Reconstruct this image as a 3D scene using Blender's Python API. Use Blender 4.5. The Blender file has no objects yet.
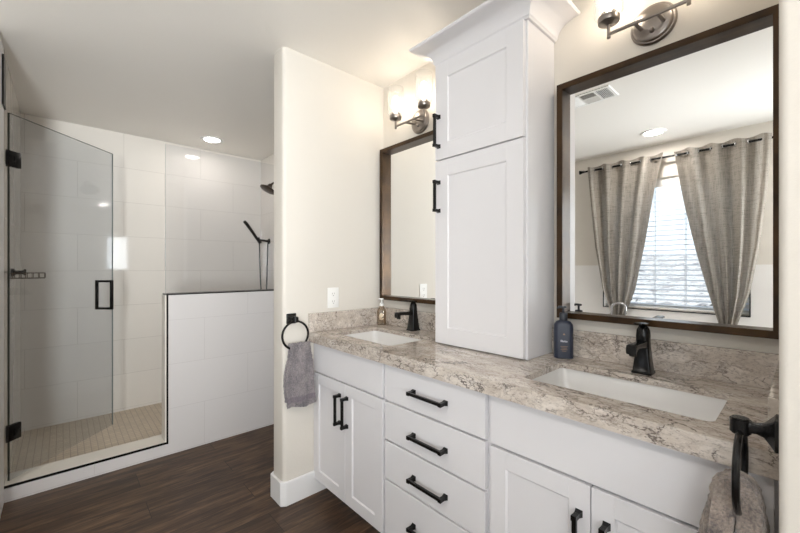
import bpy, bmesh, math, random
from mathutils import Vector, Matrix, noise
random.seed(7)
scene = bpy.context.scene
COL = scene.collection
PI = math.pi

# ---------------------------------------------------------------- camera
cam_d = bpy.data.cameras.new('camera')
cam = bpy.data.objects.new('camera', cam_d); COL.objects.link(cam)
cam.location = (1.8631, -1.555, 1.2613)
cam.rotation_euler = (PI/2, 0, PI/2 - 0.7404)
cam_d.sensor_width = 36.0
cam_d.lens = 370.05 / 800 * 36
cam_d.shift_y = 1.84 / 800
cam_d.clip_start = 0.02
scene.camera = cam

# ---------------------------------------------------------------- view, sky
scene.view_settings.view_transform = 'Standard'
scene.view_settings.look = 'None'
scene.view_settings.gamma = 1.0
scene.view_settings.use_curve_mapping = False
scene.view_settings.exposure = 1.28
CAN_STRENGTH = 85.0
BULB_STRENGTH = 12.0
SKY_STRENGTH = 0.75
world = bpy.data.worlds.new('world'); scene.world = world
world.use_nodes = True
wn = world.node_tree.nodes; wl = world.node_tree.links
wn.clear()
wo = wn.new('ShaderNodeOutputWorld'); wb = wn.new('ShaderNodeBackground')
wb.inputs['Color'].default_value = (0.80, 0.90, 1.0, 1)
wb.inputs['Strength'].default_value = SKY_STRENGTH
wl.new(wb.outputs[0], wo.inputs[0])

# daylight lamps tilted up outside the windows; all but the smallest are added fill
def daylight(name, loc, target, sx, sy, watts, spread=180):
    dl = bpy.data.lights.new(name, 'AREA'); dl.shape = 'RECTANGLE'; dl.size = sx; dl.size_y = sy
    dl.spread = math.radians(spread); dl.energy = watts; dl.color = (.95, .98, 1.0)
    do = bpy.data.objects.new(name, dl); COL.objects.link(do)
    do.location = loc; do.rotation_euler = (Vector(target)-Vector(loc)).to_track_quat('-Z', 'Y').to_euler()
daylight('unseen_window_light', (2.60, -2.95, 1.50), (1.4, -.6, 2.44), 1.25, 1.45, 11.5)  # added fill for the cabinet fronts, behind the invented front window
daylight('unseen_window_light', (3.52, -2.36, 1.45), (-1.2, -1.2, 2.3), .44, 1.5, 16, 75)  # added fill aimed at the shower, behind the invented corner window
daylight('unseen_window_light', (3.55, -.72, 1.58), (0, -1.1, 1.9), .40, .7, 5)

# ---------------------------------------------------------------- materials
def lin(r, g, b):
    f = lambda c: (c/255/12.92) if c/255 <= 0.04045 else ((c/255+0.055)/1.055)**2.4
    return (f(r), f(g), f(b), 1)

class NT:
    def __init__(s, name):
        s.m = bpy.data.materials.new(name); s.m.use_nodes = True
        s.t = s.m.node_tree; s.t.nodes.clear()
        s.out = s.n('ShaderNodeOutputMaterial')
    def n(s, typ, **kw):
        nd = s.t.nodes.new(typ)
        for k, v in kw.items():
            if hasattr(nd, k): setattr(nd, k, v)
        return nd
    def l(s, a, b): s.t.links.new(a, b)
    def bsdf(s, col=(.8,.8,.8,1), rough=.5, metal=0, spec=.5, **kw):
        b = s.n('ShaderNodeBsdfPrincipled')
        b.inputs['Base Color'].default_value = col
        b.inputs['Roughness'].default_value = rough
        b.inputs['Metallic'].default_value = metal
        b.inputs['Specular IOR Level'].default_value = spec
        for k, v in kw.items(): b.inputs[k].default_value = v
        s.l(b.outputs[0], s.out.inputs[0]); s.b = b
        return b
    def coord(s, scale=(1,1,1), rot=(0,0,0), loc=(0,0,0), gen='Object'):
        tc = s.n('ShaderNodeTexCoord'); mp = s.n('ShaderNodeMapping')
        mp.inputs['Scale'].default_value = scale; mp.inputs['Rotation'].default_value = rot
        mp.inputs['Location'].default_value = loc
        s.l(tc.outputs[gen], mp.inputs[0]); return mp.outputs[0]
    def noise(s, vec, scale, detail=3, rough=.5, dist=0):
        n = s.n('ShaderNodeTexNoise'); n.inputs['Scale'].default_value = scale
        n.inputs['Detail'].default_value = detail; n.inputs['Roughness'].default_value = rough
        n.inputs['Distortion'].default_value = dist
        s.l(vec, n.inputs['Vector']); return n.outputs['Fac']
    def ramp(s, fac, stops):
        r = s.n('ShaderNodeValToRGB'); e = r.color_ramp.elements
        while len(e) < len(stops): e.new(.5)
        for el, (p, c) in zip(e, stops): el.position = p; el.color = c
        s.l(fac, r.inputs[0]); return r.outputs[0]
    def mix(s, fac, a, b, blend='MIX'):
        m = s.n('ShaderNodeMix', data_type='RGBA', blend_type=blend)
        for sock, v in ((m.inputs[0], fac), (m.inputs[6], a), (m.inputs[7], b)):
            if hasattr(v, 'is_linked') or hasattr(v, 'links'): s.l(v, sock)
            else: sock.default_value = v
        return m.outputs[2]
    def bump(s, h, strength=.2, dist=.01):
        b = s.n('ShaderNodeBump'); b.inputs['Strength'].default_value = strength
        b.inputs['Distance'].default_value = dist
        s.l(h, b.inputs['Height']); s.l(b.outputs[0], s.b.inputs['Normal'])

def simple(name, col, rough=.5, metal=0, spec=.5, **kw):
    t = NT(name); t.bsdf(col, rough, metal, spec, **kw); return t.m

def paint(name, col, rough=.6, scale=90, strength=.12, spec=.3):
    t = NT(name); t.bsdf(col, rough, 0, spec)
    v = t.coord(); h = t.noise(v, scale, 3, .55)
    t.bump(h, strength, .004)
    n2 = t.noise(v, 1.3, 2); c = t.mix(n2, col, tuple(x*.97 for x in col[:3])+(1,))
    t.l(c, t.b.inputs['Base Color'])
    return t.m

M = {}
M['wall'] = paint('wall_paint', lin(220,214,205), .62, 75, .16)
M['ceiling'] = paint('ceiling_paint', lin(243,239,233), .42, 60, .14)
M['base'] = simple('trim_paint', lin(238,237,237), .35)
M['cab'] = paint('cabinet_paint', lin(229,227,229), .34, 220, .02, .4)
M['cabgap'] = simple('cabinet_carcass', lin(205,204,206), .45)
M['black'] = simple('black_bronze', lin(17,16,16), .26, .4, .5)
def frame_mat():
    t = NT('bronze_frame'); t.bsdf(lin(52,38,24), .28, .5, .5)
    n = t.noise(t.coord((3,3,3)), 4, 3)
    t.l(t.ramp(n, [(.3, lin(46,31,17)), (.7, lin(74,52,27))]), t.b.inputs['Base Color'])
    return t.m
M['frame'] = frame_mat()
M['nickel'] = simple('brushed_nickel', lin(150,143,138), .3, 1)
M['chrome'] = simple('chrome', lin(200,200,202), .12, 1)
M['porcelain'] = simple('porcelain', lin(240,238,236), .1, 0, .6)
M['mirror'] = simple('mirror_silver', (.93,.935,.93,1), .01, 1)
M['plastic'] = simple('white_plastic', lin(242,241,238), .35)
M['slot'] = simple('dark_slot', lin(60,58,56), .5)
M['slotgrey'] = simple('outlet_slot_grey', lin(150,146,142), .5)
M['bluebottle'] = simple('bottle_blue_plastic', lin(46,51,66), .35, 0, .4)
M['bluecap'] = simple('bottle_cap_grey', lin(50,53,60), .35)
M['gold'] = simple('gold_print', lin(150,120,92), .5)
M['whiteprint'] = simple('white_print', lin(215,215,222), .5)
M['cream'] = simple('cream_label', lin(228,208,178), .5)

def glass(name, tint, rough=.0, ior=1.5, refl=1.0):
    t = NT(name)
    tr = t.n('ShaderNodeBsdfTransparent'); tr.inputs[0].default_value = tint
    gl = t.n('ShaderNodeBsdfGlossy'); gl.inputs['Roughness'].default_value = rough
    fr = t.n('ShaderNodeFresnel')
    ge = t.n('ShaderNodeNewGeometry'); im = t.n('ShaderNodeMix'); t.l(ge.outputs['Backfacing'], im.inputs[0])
    im.inputs[2].default_value = ior; im.inputs[3].default_value = 1/ior; t.l(im.outputs[0], fr.inputs['IOR'])
    mx = t.n('ShaderNodeMixShader')
    if refl != 1.0:
        mt = t.n('ShaderNodeMath', operation='MULTIPLY'); mt.inputs[1].default_value = refl
        t.l(fr.outputs[0], mt.inputs[0]); t.l(mt.outputs[0], mx.inputs[0])
    else: t.l(fr.outputs[0], mx.inputs[0])
    t.l(tr.outputs[0], mx.inputs[1]); t.l(gl.outputs[0], mx.inputs[2]); t.l(mx.outputs[0], t.out.inputs[0])
    return t.m
M['glass2'] = glass('shower_panel_glass', (.945,.95,.962,1))
M['glass'] = glass('shower_glass', (.905,.92,.935,1))
M['glassedge2'] = simple('glass_edge_pale', lin(150,156,152), .2)
M['glassedge'] = simple('glass_edge', lin(58,64,58), .2)
M['pane'] = glass('window_glass', (.97,.98,.98,1))
M['liquid'] = glass('amber_bottle', (.80,.74,.66,1), .05)
def shade_mat():
    t = NT('seeded_glass')
    tr = t.n('ShaderNodeBsdfTransparent'); tr.inputs[0].default_value = (.97,.97,.97,1)
    gl = t.n('ShaderNodeBsdfGlossy'); gl.inputs['Roughness'].default_value = .08
    tl = t.n('ShaderNodeBsdfTranslucent'); tl.inputs[0].default_value = (.95,.95,.95,1)
    fr = t.n('ShaderNodeFresnel')
    ge = t.n('ShaderNodeNewGeometry'); im = t.n('ShaderNodeMix'); t.l(ge.outputs['Backfacing'], im.inputs[0])
    im.inputs[2].default_value = 1.45; im.inputs[3].default_value = 1/1.45; t.l(im.outputs[0], fr.inputs['IOR'])
    v = t.coord(); vo = t.n('ShaderNodeTexVoronoi'); vo.inputs['Scale'].default_value = 160; t.l(v, vo.inputs['Vector'])
    bp = t.n('ShaderNodeBump'); bp.inputs['Strength'].default_value = .5; bp.inputs['Distance'].default_value = .003
    t.l(vo.outputs['Distance'], bp.inputs['Height']); t.l(bp.outputs[0], gl.inputs['Normal'])
    m0 = t.n('ShaderNodeMixShader'); m0.inputs[0].default_value = .04
    t.l(tr.outputs[0], m0.inputs[1]); t.l(tl.outputs[0], m0.inputs[2])
    m1 = t.n('ShaderNodeMixShader'); t.l(fr.outputs[0], m1.inputs[0])
    t.l(m0.outputs[0], m1.inputs[1]); t.l(gl.outputs[0], m1.inputs[2]); t.l(m1.outputs[0], t.out.inputs[0])
    return t.m
M['shade'] = shade_mat()
def emit(name, col, s):
    t = NT(name); e = t.n('ShaderNodeEmission'); e.inputs[0].default_value = col; e.inputs[1].default_value = s
    t.l(e.outputs[0], t.out.inputs[0]); return t.m
M['bulb'] = emit('bulb_glow', (1,.88,.72,1), BULB_STRENGTH)
M['can_dim'] = emit('dimmed_recessed_light_glow', (1,.95,.90,1), 28.0)
M['can'] = emit('recessed_light_glow', (1,.95,.90,1), CAN_STRENGTH)

def quartz():
    t = NT('quartz'); t.bsdf(rough=.07, spec=.5)
    v = t.coord((.6,1.15,1.15), (0,0,.25))
    d = t.n('ShaderNodeTexNoise'); d.inputs['Scale'].default_value = 16; d.inputs['Detail'].default_value = 5; d.inputs['Roughness'].default_value = .65
    t.l(v, d.inputs['Vector'])
    vv = t.n('ShaderNodeVectorMath', operation='MULTIPLY_ADD')
    vv.inputs[1].default_value = (.10,.10,.10); t.l(d.outputs['Color'], vv.inputs[0]); t.l(v, vv.inputs[2])
    base = t.ramp(t.noise(vv.outputs[0], 16, 6, .7), [(.32, lin(176,164,153)), (.48, lin(200,189,178)), (.64, lin(222,213,204))])
    def veins(scale, w, col, prev, seed, amt, nlo=.46, nhi=.60):
        vo = t.n('ShaderNodeTexVoronoi', feature='DISTANCE_TO_EDGE'); vo.inputs['Scale'].default_value = scale
        mp = t.n('ShaderNodeVectorMath', operation='ADD'); mp.inputs[1].default_value = (seed, seed*.7, seed*1.3)
        t.l(vv.outputs[0], mp.inputs[0]); t.l(mp.outputs[0], vo.inputs['Vector'])
        r = t.ramp(vo.outputs['Distance'], [(0, (1,1,1,1)), (w, (0,0,0,1))])
        n = t.ramp(t.noise(mp.outputs[0], 11, 3), [(nlo, (0,0,0,1)), (nhi, (amt,amt,amt,1))])
        f = t.n('ShaderNodeMath', operation='MULTIPLY'); t.l(r, f.inputs[0]); t.l(n, f.inputs[1])
        return t.mix(f.outputs[0], prev, col)
    c = veins(15, .04, lin(70,60,57), base, 1.1, .95, .48, .58)
    c = veins(27, .05, lin(78,68,64), c, 4.7, .9, .48, .58)
    c = veins(48, .09, lin(120,108,102), c, 8.3, .7, .42, .58)
    sp = t.ramp(t.noise(v, 150, 3, .6), [(.56, (0,0,0,1)), (.68, (.55,.55,.55,1))])
    c = t.mix(sp, c, lin(122,110,103))
    t.l(c, t.b.inputs['Base Color']); return t.m
M['quartz'] = quartz()

def planks():
    t = NT('dark_oak_planks'); t.bsdf(rough=.42, spec=.4)
    v = t.coord(rot=(0,0,PI/2))
    br = t.n('ShaderNodeTexBrick'); br.offset = .37
    br.inputs['Scale'].default_value = 1; br.inputs['Brick Width'].default_value = 1.22; br.inputs['Row Height'].default_value = .18
    br.inputs['Mortar Size'].default_value = .0015; br.inputs['Mortar Smooth'].default_value = .2; br.inputs['Bias'].default_value = 0
    br.inputs['Color1'].default_value = (.05,.05,.05,1); br.inputs['Color2'].default_value = (.95,.95,.95,1); br.inputs['Mortar'].default_value = (.5,.5,.5,1)
    t.l(v, br.inputs['Vector'])
    per = t.n('ShaderNodeVectorMath', operation='MULTIPLY_ADD'); per.inputs[1].default_value = (7,13,5)
    t.l(br.outputs['Color'], per.inputs[0]); t.l(v, per.inputs[2])
    st = t.n('ShaderNodeVectorMath', operation='MULTIPLY'); st.inputs[1].default_value = (1.0, 9, 1)
    t.l(per.outputs[0], st.inputs[0])
    g = t.noise(st.outputs[0], 3.2, 7, .68, .6)
    c = t.ramp(g, [(.28, lin(42,31,23)), (.45, lin(72,53,40)), (.58, lin(102,78,58)), (.76, lin(142,112,84))])
    tone = t.ramp(br.outputs['Color'], [(0, (.74,.74,.74,1)), (1, (1.12,1.10,1.08,1))])
    c = t.mix(1.0, c, tone, 'MULTIPLY')
    st2 = t.n('ShaderNodeVectorMath', operation='MULTIPLY'); st2.inputs[1].default_value = (2.5, 60, 1)
    t.l(per.outputs[0], st2.inputs[0])
    fine = t.noise(st2.outputs[0], 4, 3)
    c = t.mix(.35, c, t.ramp(fine, [(.3, (.45,.45,.45,1)), (.7, (1,1,1,1))]), 'MULTIPLY')
    c = t.mix(br.outputs['Fac'], c, lin(22,15,12))
    t.l(c, t.b.inputs['Base Color'])
    t.bump(fine, .08, .002); return t.m
M['floor'] = planks()

def tile(name, col, grout, bw, rh, mort, rough, axes, off=.5, var=.03, shift=(0,0,0)):
    """brick pattern laid on the plane given by axes, a matrix-free swizzle of object space"""
    t = NT(name); t.bsdf(rough=rough, spec=.5)
    tc = t.n('ShaderNodeTexCoord'); sp = t.n('ShaderNodeSeparateXYZ'); cb = t.n('ShaderNodeCombineXYZ')
    t.l(tc.outputs['Object'], sp.inputs[0])
    for i, a in enumerate(axes): t.l(sp.outputs[a], cb.inputs[i])
    ad = t.n('ShaderNodeVectorMath', operation='ADD'); ad.inputs[1].default_value = shift
    t.l(cb.outputs[0], ad.inputs[0])
    br = t.n('ShaderNodeTexBrick'); br.offset = off
    br.inputs['Scale'].default_value = 1; br.inputs['Brick Width'].default_value = bw; br.inputs['Row Height'].default_value = rh
    br.inputs['Mortar Size'].default_value = mort; br.inputs['Mortar Smooth'].default_value = .3
    br.inputs['Color1'].default_value = col; br.inputs['Color2'].default_value = tuple(x*(1-var) for x in col[:3])+(1,)
    br.inputs['Mortar'].default_value = grout
    t.l(ad.outputs[0], br.inputs['Vector'])
    t.l(br.outputs['Color'], t.b.inputs['Base Color'])
    iv = t.n('ShaderNodeMath', operation='SUBTRACT'); iv.inputs[0].default_value = 1; t.l(br.outputs['Fac'], iv.inputs[1])
    t.bump(iv.outputs[0], .25, .001)
    return t.m
TC = lin(229,223,215); TG = lin(196,189,181)
M['tile_yz'] = tile('wall_tile_facing_x', TC, TG, .61, .30, .0014, .05, 'YZ', .5, .02, (-.065,-.04,0))
M['tile_xz'] = tile('wall_tile_facing_y', TC, TG, .61, .30, .0014, .05, 'XZ', .5, .02, (.1,-.04,0))
M['tile_half'] = tile('half_wall_tile', lin(219,215,214), lin(203,198,197), .61, .30, .0014, .10, 'YZ', .5, .015, (.495,-.01,0))
M['mosaic'] = tile('mosaic_floor', lin(205,190,168), lin(166,150,132), .036, .036, .0025, .35, 'XY', .0, .12)
M['curbstone'] = simple('curb_stone', lin(232,226,216), .2)

def fabric():
    t = NT('curtain_linen')
    v = t.coord()
    w1 = t.noise(t.coord((14,14,420)), 1, 2); w2 = t.noise(t.coord((420,14,10)), 1, 2)
    m = t.n('ShaderNodeMath', operation='ADD'); t.l(w1, m.inputs[0]); t.l(w2, m.inputs[1])
    c = t.ramp(m.outputs[0], [(.75, lin(126,120,113)), (1.1, lin(168,161,152))])
    df = t.n('ShaderNodeBsdfDiffuse'); tl = t.n('ShaderNodeBsdfTranslucent')
    t.l(c, df.inputs[0]); t.l(c, tl.inputs[0])
    mx = t.n('ShaderNodeMixShader'); mx.inputs[0].default_value = .38
    t.l(df.outputs[0], mx.inputs[1]); t.l(tl.outputs[0], mx.inputs[2]); t.l(mx.outputs[0], t.out.inputs[0])
    return t.m
M['curtain'] = fabric()
def slatmat():
    t = NT('blind_slat_vinyl')
    df = t.n('ShaderNodeBsdfDiffuse'); tl = t.n('ShaderNodeBsdfTranslucent')
    df.inputs[0].default_value = lin(228,232,238); tl.inputs[0].default_value = lin(205,220,240)
    mx = t.n('ShaderNodeMixShader'); mx.inputs[0].default_value = .15
    t.l(df.outputs[0], mx.inputs[1]); t.l(tl.outputs[0], mx.inputs[2]); t.l(mx.outputs[0], t.out.inputs[0])
    return t.m
M['slat'] = slatmat()
def terry(name, c0, c1, scale, band=None):
    t = NT(name); t.bsdf(rough=.95, spec=.1)
    t.b.inputs['Sheen Weight'].default_value = .35
    v = t.coord(); n = t.noise(v, scale, 4, .7)
    big = t.noise(v, 17, 3, .6)
    m = t.n('ShaderNodeMath', operation='MULTIPLY_ADD'); m.inputs[1].default_value = .55; m.inputs[2].default_value = 0
    t.l(n, m.inputs[0])
    a = t.n('ShaderNodeMath', operation='MULTIPLY_ADD'); a.inputs[1].default_value = .45; t.l(big, a.inputs[0]); t.l(m.outputs[0], a.inputs[2])
    c = t.ramp(a.outputs[0], [(.36, c0), (.64, c1)])
    if band:
        g = t.n('ShaderNodeTexCoord'); sp = t.n('ShaderNodeSeparateXYZ'); t.l(g.outputs['Generated'], sp.inputs[0])
        f = t.ramp(sp.outputs['Z'], [(.10, (0,0,0,1)), (.11, (1,1,1,1)), (.185, (1,1,1,1)), (.195, (0,0,0,1))])
        c = t.mix(f, c, band)
    t.l(c, t.b.inputs['Base Color'])
    t.bump(n, 1.0, .008); return t.m
M['towel_mauve'] = terry('towel_mauve_grey', lin(92,88,96), lin(174,164,164), 190, lin(124,114,122))
M['towel_taupe'] = terry('towel_taupe_grey', lin(88,80,82), lin(182,166,152), 190)
M['towel_band'] = simple('towel_woven_band', lin(150,139,142), .9, 0, .1)
def gravel():
    t = NT('desert_gravel'); t.bsdf(rough=.9)
    v = t.coord()
    c = t.ramp(t.noise(v, 3.5, 8, .75, .8), [(.36, lin(120,116,122)), (.45, lin(200,188,182)), (.55, lin(250,246,242))])
    t.l(c, t.b.inputs['Base Color']); return t.m
M['gravel'] = gravel()
M['leaf'] = simple('shrub_leaf', lin(96,98,84), .7)

# ---------------------------------------------------------------- mesh helpers
class MB:
    def __init__(s): s.bm = bmesh.new()
    def _merge(s, b):
        me = bpy.data.meshes.new('t'); b.to_mesh(me); b.free(); s.bm.from_mesh(me); bpy.data.meshes.remove(me)
    def box(s, x0, x1, y0, y1, z0, z1, bev=0, seg=2, mat=None):
        b = bmesh.new(); bmesh.ops.create_cube(b, size=1)
        for v in b.verts:
            v.co = Vector((x0+(v.co.x+.5)*(x1-x0), y0+(v.co.y+.5)*(y1-y0), z0+(v.co.z+.5)*(z1-z0)))
        if bev: bmesh.ops.bevel(b, geom=b.edges[:], offset=bev, segments=seg, profile=.5, affect='EDGES')
        if mat is not None: b.transform(mat)
        s._merge(b); return s
    def cyl(s, p0, p1, r0, r1=None, n=20, bev=0):
        p0 = Vector(p0); p1 = Vector(p1); r1 = r0 if r1 is None else r1
        b = bmesh.new(); d = p1-p0
        bmesh.ops.create_cone(b, cap_ends=True, segments=n, radius1=r0, radius2=r1, depth=d.length)
        if bev:
            ed = [e for e in b.edges if abs(e.verts[0].co.z-e.verts[1].co.z) < 1e-6]
            bmesh.ops.bevel(b, geom=ed, offset=bev, segments=2, affect='EDGES')
        b.transform(Matrix.Translation((p0+p1)/2) @ d.to_track_quat('Z','Y').to_matrix().to_4x4())
        s._merge(b); return s
    def tube(s, pts, r, n=10, closed=False):
        pts = [Vector(p) for p in pts]; b = bmesh.new(); N = len(pts); rings = []
        up = Vector((0,0,1))
        for i, p in enumerate(pts):
            a = pts[(i-1) % N] if (closed or i > 0) else p
            c = pts[(i+1) % N] if (closed or i < N-1) else p
            t = (c-a).normalized()
            ref = up if abs(t.dot(up)) < .95 else Vector((1,0,0))
            if i == 0: u = t.cross(ref).normalized()
            else: u = (u - t*u.dot(t)).normalized()
            w = t.cross(u)
            rr = r[i] if isinstance(r, (list, tuple)) else r
            rings.append([b.verts.new(p + rr*(math.cos(2*PI*k/n)*u + math.sin(2*PI*k/n)*w)) for k in range(n)])
        for i in range(N if closed else N-1):
            A = rings[i]; B = rings[(i+1) % N]; off = 0
            if closed and i == N-1:
                off = min(range(n), key=lambda o: sum((A[k].co-B[(k+o) % n].co).length for k in range(n)))
            for k in range(n): b.faces.new((A[k], A[(k+1) % n], B[(k+1+off) % n], B[(k+off) % n]))
        if not closed:
            b.faces.new(rings[0][::-1]); b.faces.new(rings[-1])
        bmesh.ops.recalc_face_normals(b, faces=b.faces[:])
        s._merge(b); return s
    def lathe(s, prof, o=(0,0,0), axis='Z', n=32, cap=True, scale=(1,1)):
        b = bmesh.new(); rings = []
        for r, z in prof:
            rings.append([b.verts.new((scale[0]*r*math.cos(2*PI*k/n), scale[1]*r*math.sin(2*PI*k/n), z)) for k in range(n)])
        for A, B in zip(rings, rings[1:]):
            for k in range(n): b.faces.new((A[k], A[(k+1) % n], B[(k+1) % n], B[k]))
        if cap:
            b.faces.new(rings[0][::-1]); b.faces.new(rings[-1])
        bmesh.ops.recalc_face_normals(b, faces=b.faces[:])
        R = {'Z': Matrix.Identity(4), '-Y': Matrix.Rotation(PI/2, 4, 'X'), 'X': Matrix.Rotation(PI/2, 4, 'Y'),
             '-X': Matrix.Rotation(-PI/2, 4, 'Y'), '-Z': Matrix.Rotation(PI, 4, 'X')}[axis]
        b.transform(Matrix.Translation(o) @ R); s._merge(b); return s
    def prism(s, poly, a0, a1, axis='Z', bev=0):
        """poly in the two other axes (x,y for Z; x,z for Y; y,z for X)"""
        b = bmesh.new()
        def P(p, a): return {'Z': (p[0], p[1], a), 'Y': (p[0], a, p[1]), 'X': (a, p[0], p[1])}[axis]
        A = [b.verts.new(P(p, a0)) for p in poly]; B = [b.verts.new(P(p, a1)) for p in poly]; n = len(poly)
        b.faces.new(A); b.faces.new(B[::-1])
        for k in range(n): b.faces.new((A[k], B[k], B[(k+1) % n], A[(k+1) % n]))
        bmesh.ops.recalc_face_normals(b, faces=b.faces[:])
        if bev: bmesh.ops.bevel(b, geom=b.edges[:], offset=bev, segments=2, affect='EDGES')
        s._merge(b); return s
    def loft(s, sections, cap=True):
        b = bmesh.new(); R = [[b.verts.new(p) for p in sec] for sec in sections]; n = len(R[0])
        for A, B in zip(R, R[1:]):
            for k in range(n): b.faces.new((A[k], A[(k+1) % n], B[(k+1) % n], B[k]))
        if cap: b.faces.new(R[0][::-1]); b.faces.new(R[-1])
        bmesh.ops.recalc_face_normals(b, faces=b.faces[:])
        s._merge(b); return s
    def frame(s, x0, x1, z0, z1, w, y0, y1, bev=0, axis='Y'):
        """a mitred rectangular frame lying in XZ, between y0 and y1"""
        b = bmesh.new()
        o = [(x0,z0),(x1,z0),(x1,z1),(x0,z1)]; i = [(x0+w,z0+w),(x1-w,z0+w),(x1-w,z1-w),(x0+w,z1-w)]
        V = {}
        for nm, pts in (('o',o),('i',i)):
            for yy in (0,1):
                V[nm,yy] = [b.verts.new((p[0], (y0,y1)[yy], p[1])) for p in pts]
        for k in range(4):
            j = (k+1) % 4
            for yy in (0,1): b.faces.new((V['o',yy][k],V['o',yy][j],V['i',yy][j],V['i',yy][k]))
            b.faces.new((V['o',0][k],V['o',0][j],V['o',1][j],V['o',1][k]))
            b.faces.new((V['i',0][k],V['i',0][j],V['i',1][j],V['i',1][k]))
        bmesh.ops.recalc_face_normals(b, faces=b.faces[:])
        if bev:
            ed = [e for e in b.edges if abs(e.verts[0].co.y-e.verts[1].co.y) < 1e-6 and not
                  (abs(e.verts[0].co.x-e.verts[1].co.x) > 1e-5 and abs(e.verts[0].co.z-e.verts[1].co.z) > 1e-5)]
            bmesh.ops.bevel(b, geom=ed, offset=bev, segments=2, affect='EDGES')
        s._merge(b); return s
    def build(s, name, mat, parent=None, smooth=True, loc=(0,0,0), rz=0):
        me = bpy.data.meshes.new(name)
        s.bm.to_mesh(me); s.bm.free()
        me.materials.append(mat)
        if smooth:
            for p in me.polygons: p.use_smooth = True
            try: me.set_sharp_from_angle(angle=math.radians(35))
            except Exception: pass
        o = bpy.data.objects.new(name, me); COL.objects.link(o)
        o.location = loc; o.rotation_euler = (0,0,rz)
        if parent is not None: o.parent = parent
        return o

def tag(o, label, cat, group=None):
    o['label'] = label; o['category'] = cat
    if group: o['group'] = group
    return o
def thing(name, label, cat, loc=(0,0,0), rz=0, group=None):
    o = bpy.data.objects.new(name, None); COL.objects.link(o)
    o.empty_display_size = .05
    o.location = loc; o.rotation_euler = (0,0,rz)
    return tag(o, label, cat, group)
def struct(name, mb, mat, label=None, parent=None, smooth=False):
    o = mb.build(name, mat, parent, smooth)
    if parent is None: o['kind'] = 'structure'
    if label: o['label'] = label
    return o
def copy_thing(root, loc, rz=None, label=None):
    def rec(o, par):
        c = o.copy(); COL.objects.link(c)
        if par is not None: c.parent = par
        for ch in list(o.children): rec(ch, c)
        return c
    kids = list(root.children); r = root.copy(); COL.objects.link(r)
    for k in kids: rec(k, r)
    r.location = loc
    if rz is not None: r.rotation_euler = (0,0,rz)
    if label: r['label'] = label
    return r
def rpoly(x0, x1, y0, y1, r, n=5, corners=(1,1,1,1)):
    pts = []
    for (cx, cy, a0, on) in ((x1-r,y1-r,0,corners[0]), (x0+r,y1-r,PI/2,corners[1]), (x0+r,y0+r,PI,corners[2]), (x1-r,y0+r,1.5*PI,corners[3])):
        if on:
            for k in range(n+1):
                a = a0 + PI/2*k/n; pts.append((cx+r*math.cos(a), cy+r*math.sin(a)))
        else:
            a = a0 + PI/4; pts.append((cx+(r if math.cos(a) > 0 else -r), cy+(r if math.sin(a) > 0 else -r)))
    return pts

# ================================================================ the room
H = 2.44
XR = 1.834            # face of the right wing wall
YO = -2.64            # wall with the window, seen in the mirror
RW = -.690            # front end of the right wing wall
SX = -1.04            # front of the shower
SB = -2.15            # back of the shower
YL = -1.785           # left wall of the shower
XE = 3.30             # far right wall, beside the camera
struct('floor', MB().box(SX-.06, XE+.15, YO-.15, .2, -.1, 0), M['floor'], 'dark brown wood plank floor')
struct('floor', MB().box(SB-.15, SX-.06, YL-.15, .2, -.1, .02), M['mosaic'], 'beige mosaic tile floor of the shower')
struct('ceiling', MB().box(SB-.15, XE+.15, YO-.15, .2, H, H+.1), M['ceiling'], 'pale off white ceiling')
struct('wall_back', MB().box(-.135, XE+.15, 0, .15, 0, H), M['wall'], 'cream painted wall behind the vanity')
struct('wall_shower_right', MB().box(SB-.15, -.135, .053, .2, 0, H), M['tile_xz'], 'white tiled shower wall with the shower fittings')
struct('wall_shower_back', MB().box(SB-.15, SB, YL-.15, .053, 0, H), M['tile_yz'], 'white tiled back wall of the shower')
struct('wall_shower_left', MB().box(SB, SX-.0, YL-.12, YL, 0, H), M['tile_xz'], 'white tiled left wall of the shower')
struct('wall_shower_end', MB().box(SX, -.80, YL-.12, YL, 0, H), M['base'], 'white painted end of the wall left of the shower')
struct('wall_left', MB().prism(rpoly(-.135, 0, -.69, 0, .022, 5, (0,0,1,1)), 0, H), M['wall'], 'cream painted wing wall with rounded corner left of the vanity', smooth=True)
struct('wall_right', MB().prism(rpoly(XR, XR+.135, RW, 0, .012, 5, (0,0,1,1)), 0, H), M['wall'], 'cream painted wing wall right of the vanity', smooth=True)
# wall with window
QY0, QY1, QZ0, QZ1 = -2.60, -2.12, .60, 2.25
VY0, VY1, VZ0, VZ1 = -.92, -.50, 1.20, 1.95
UX0, UX1, UZ0, UZ1 = 2.05, 3.15, .80, 2.15
WX0, WX1, WZ0, WZ1 = .45, 1.555, .87, 2.12
mb = MB()
mb.box(-.95, WX0, YO-.15, YO, 0, H).box(WX1, UX0, YO-.15, YO, 0, H).box(UX1, XE+.15, YO-.15, YO, 0, H).box(UX0, UX1, YO-.15, YO, 0, UZ0).box(UX0, UX1, YO-.15, YO, UZ1, H).box(WX0, WX1, YO-.15, YO, 0, WZ0).box(WX0, WX1, YO-.15, YO, WZ1, H)
struct('wall_front', mb, M['wall'], 'cream painted wall with the curtained window')
struct('wall_tub', MB().box(-.95, -.80, YO, YL-.12, 0, H), M['wall'], 'painted wall at the end of the bathtub')
# wall beside the camera with a small window and a corner opening added for fill light

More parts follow.
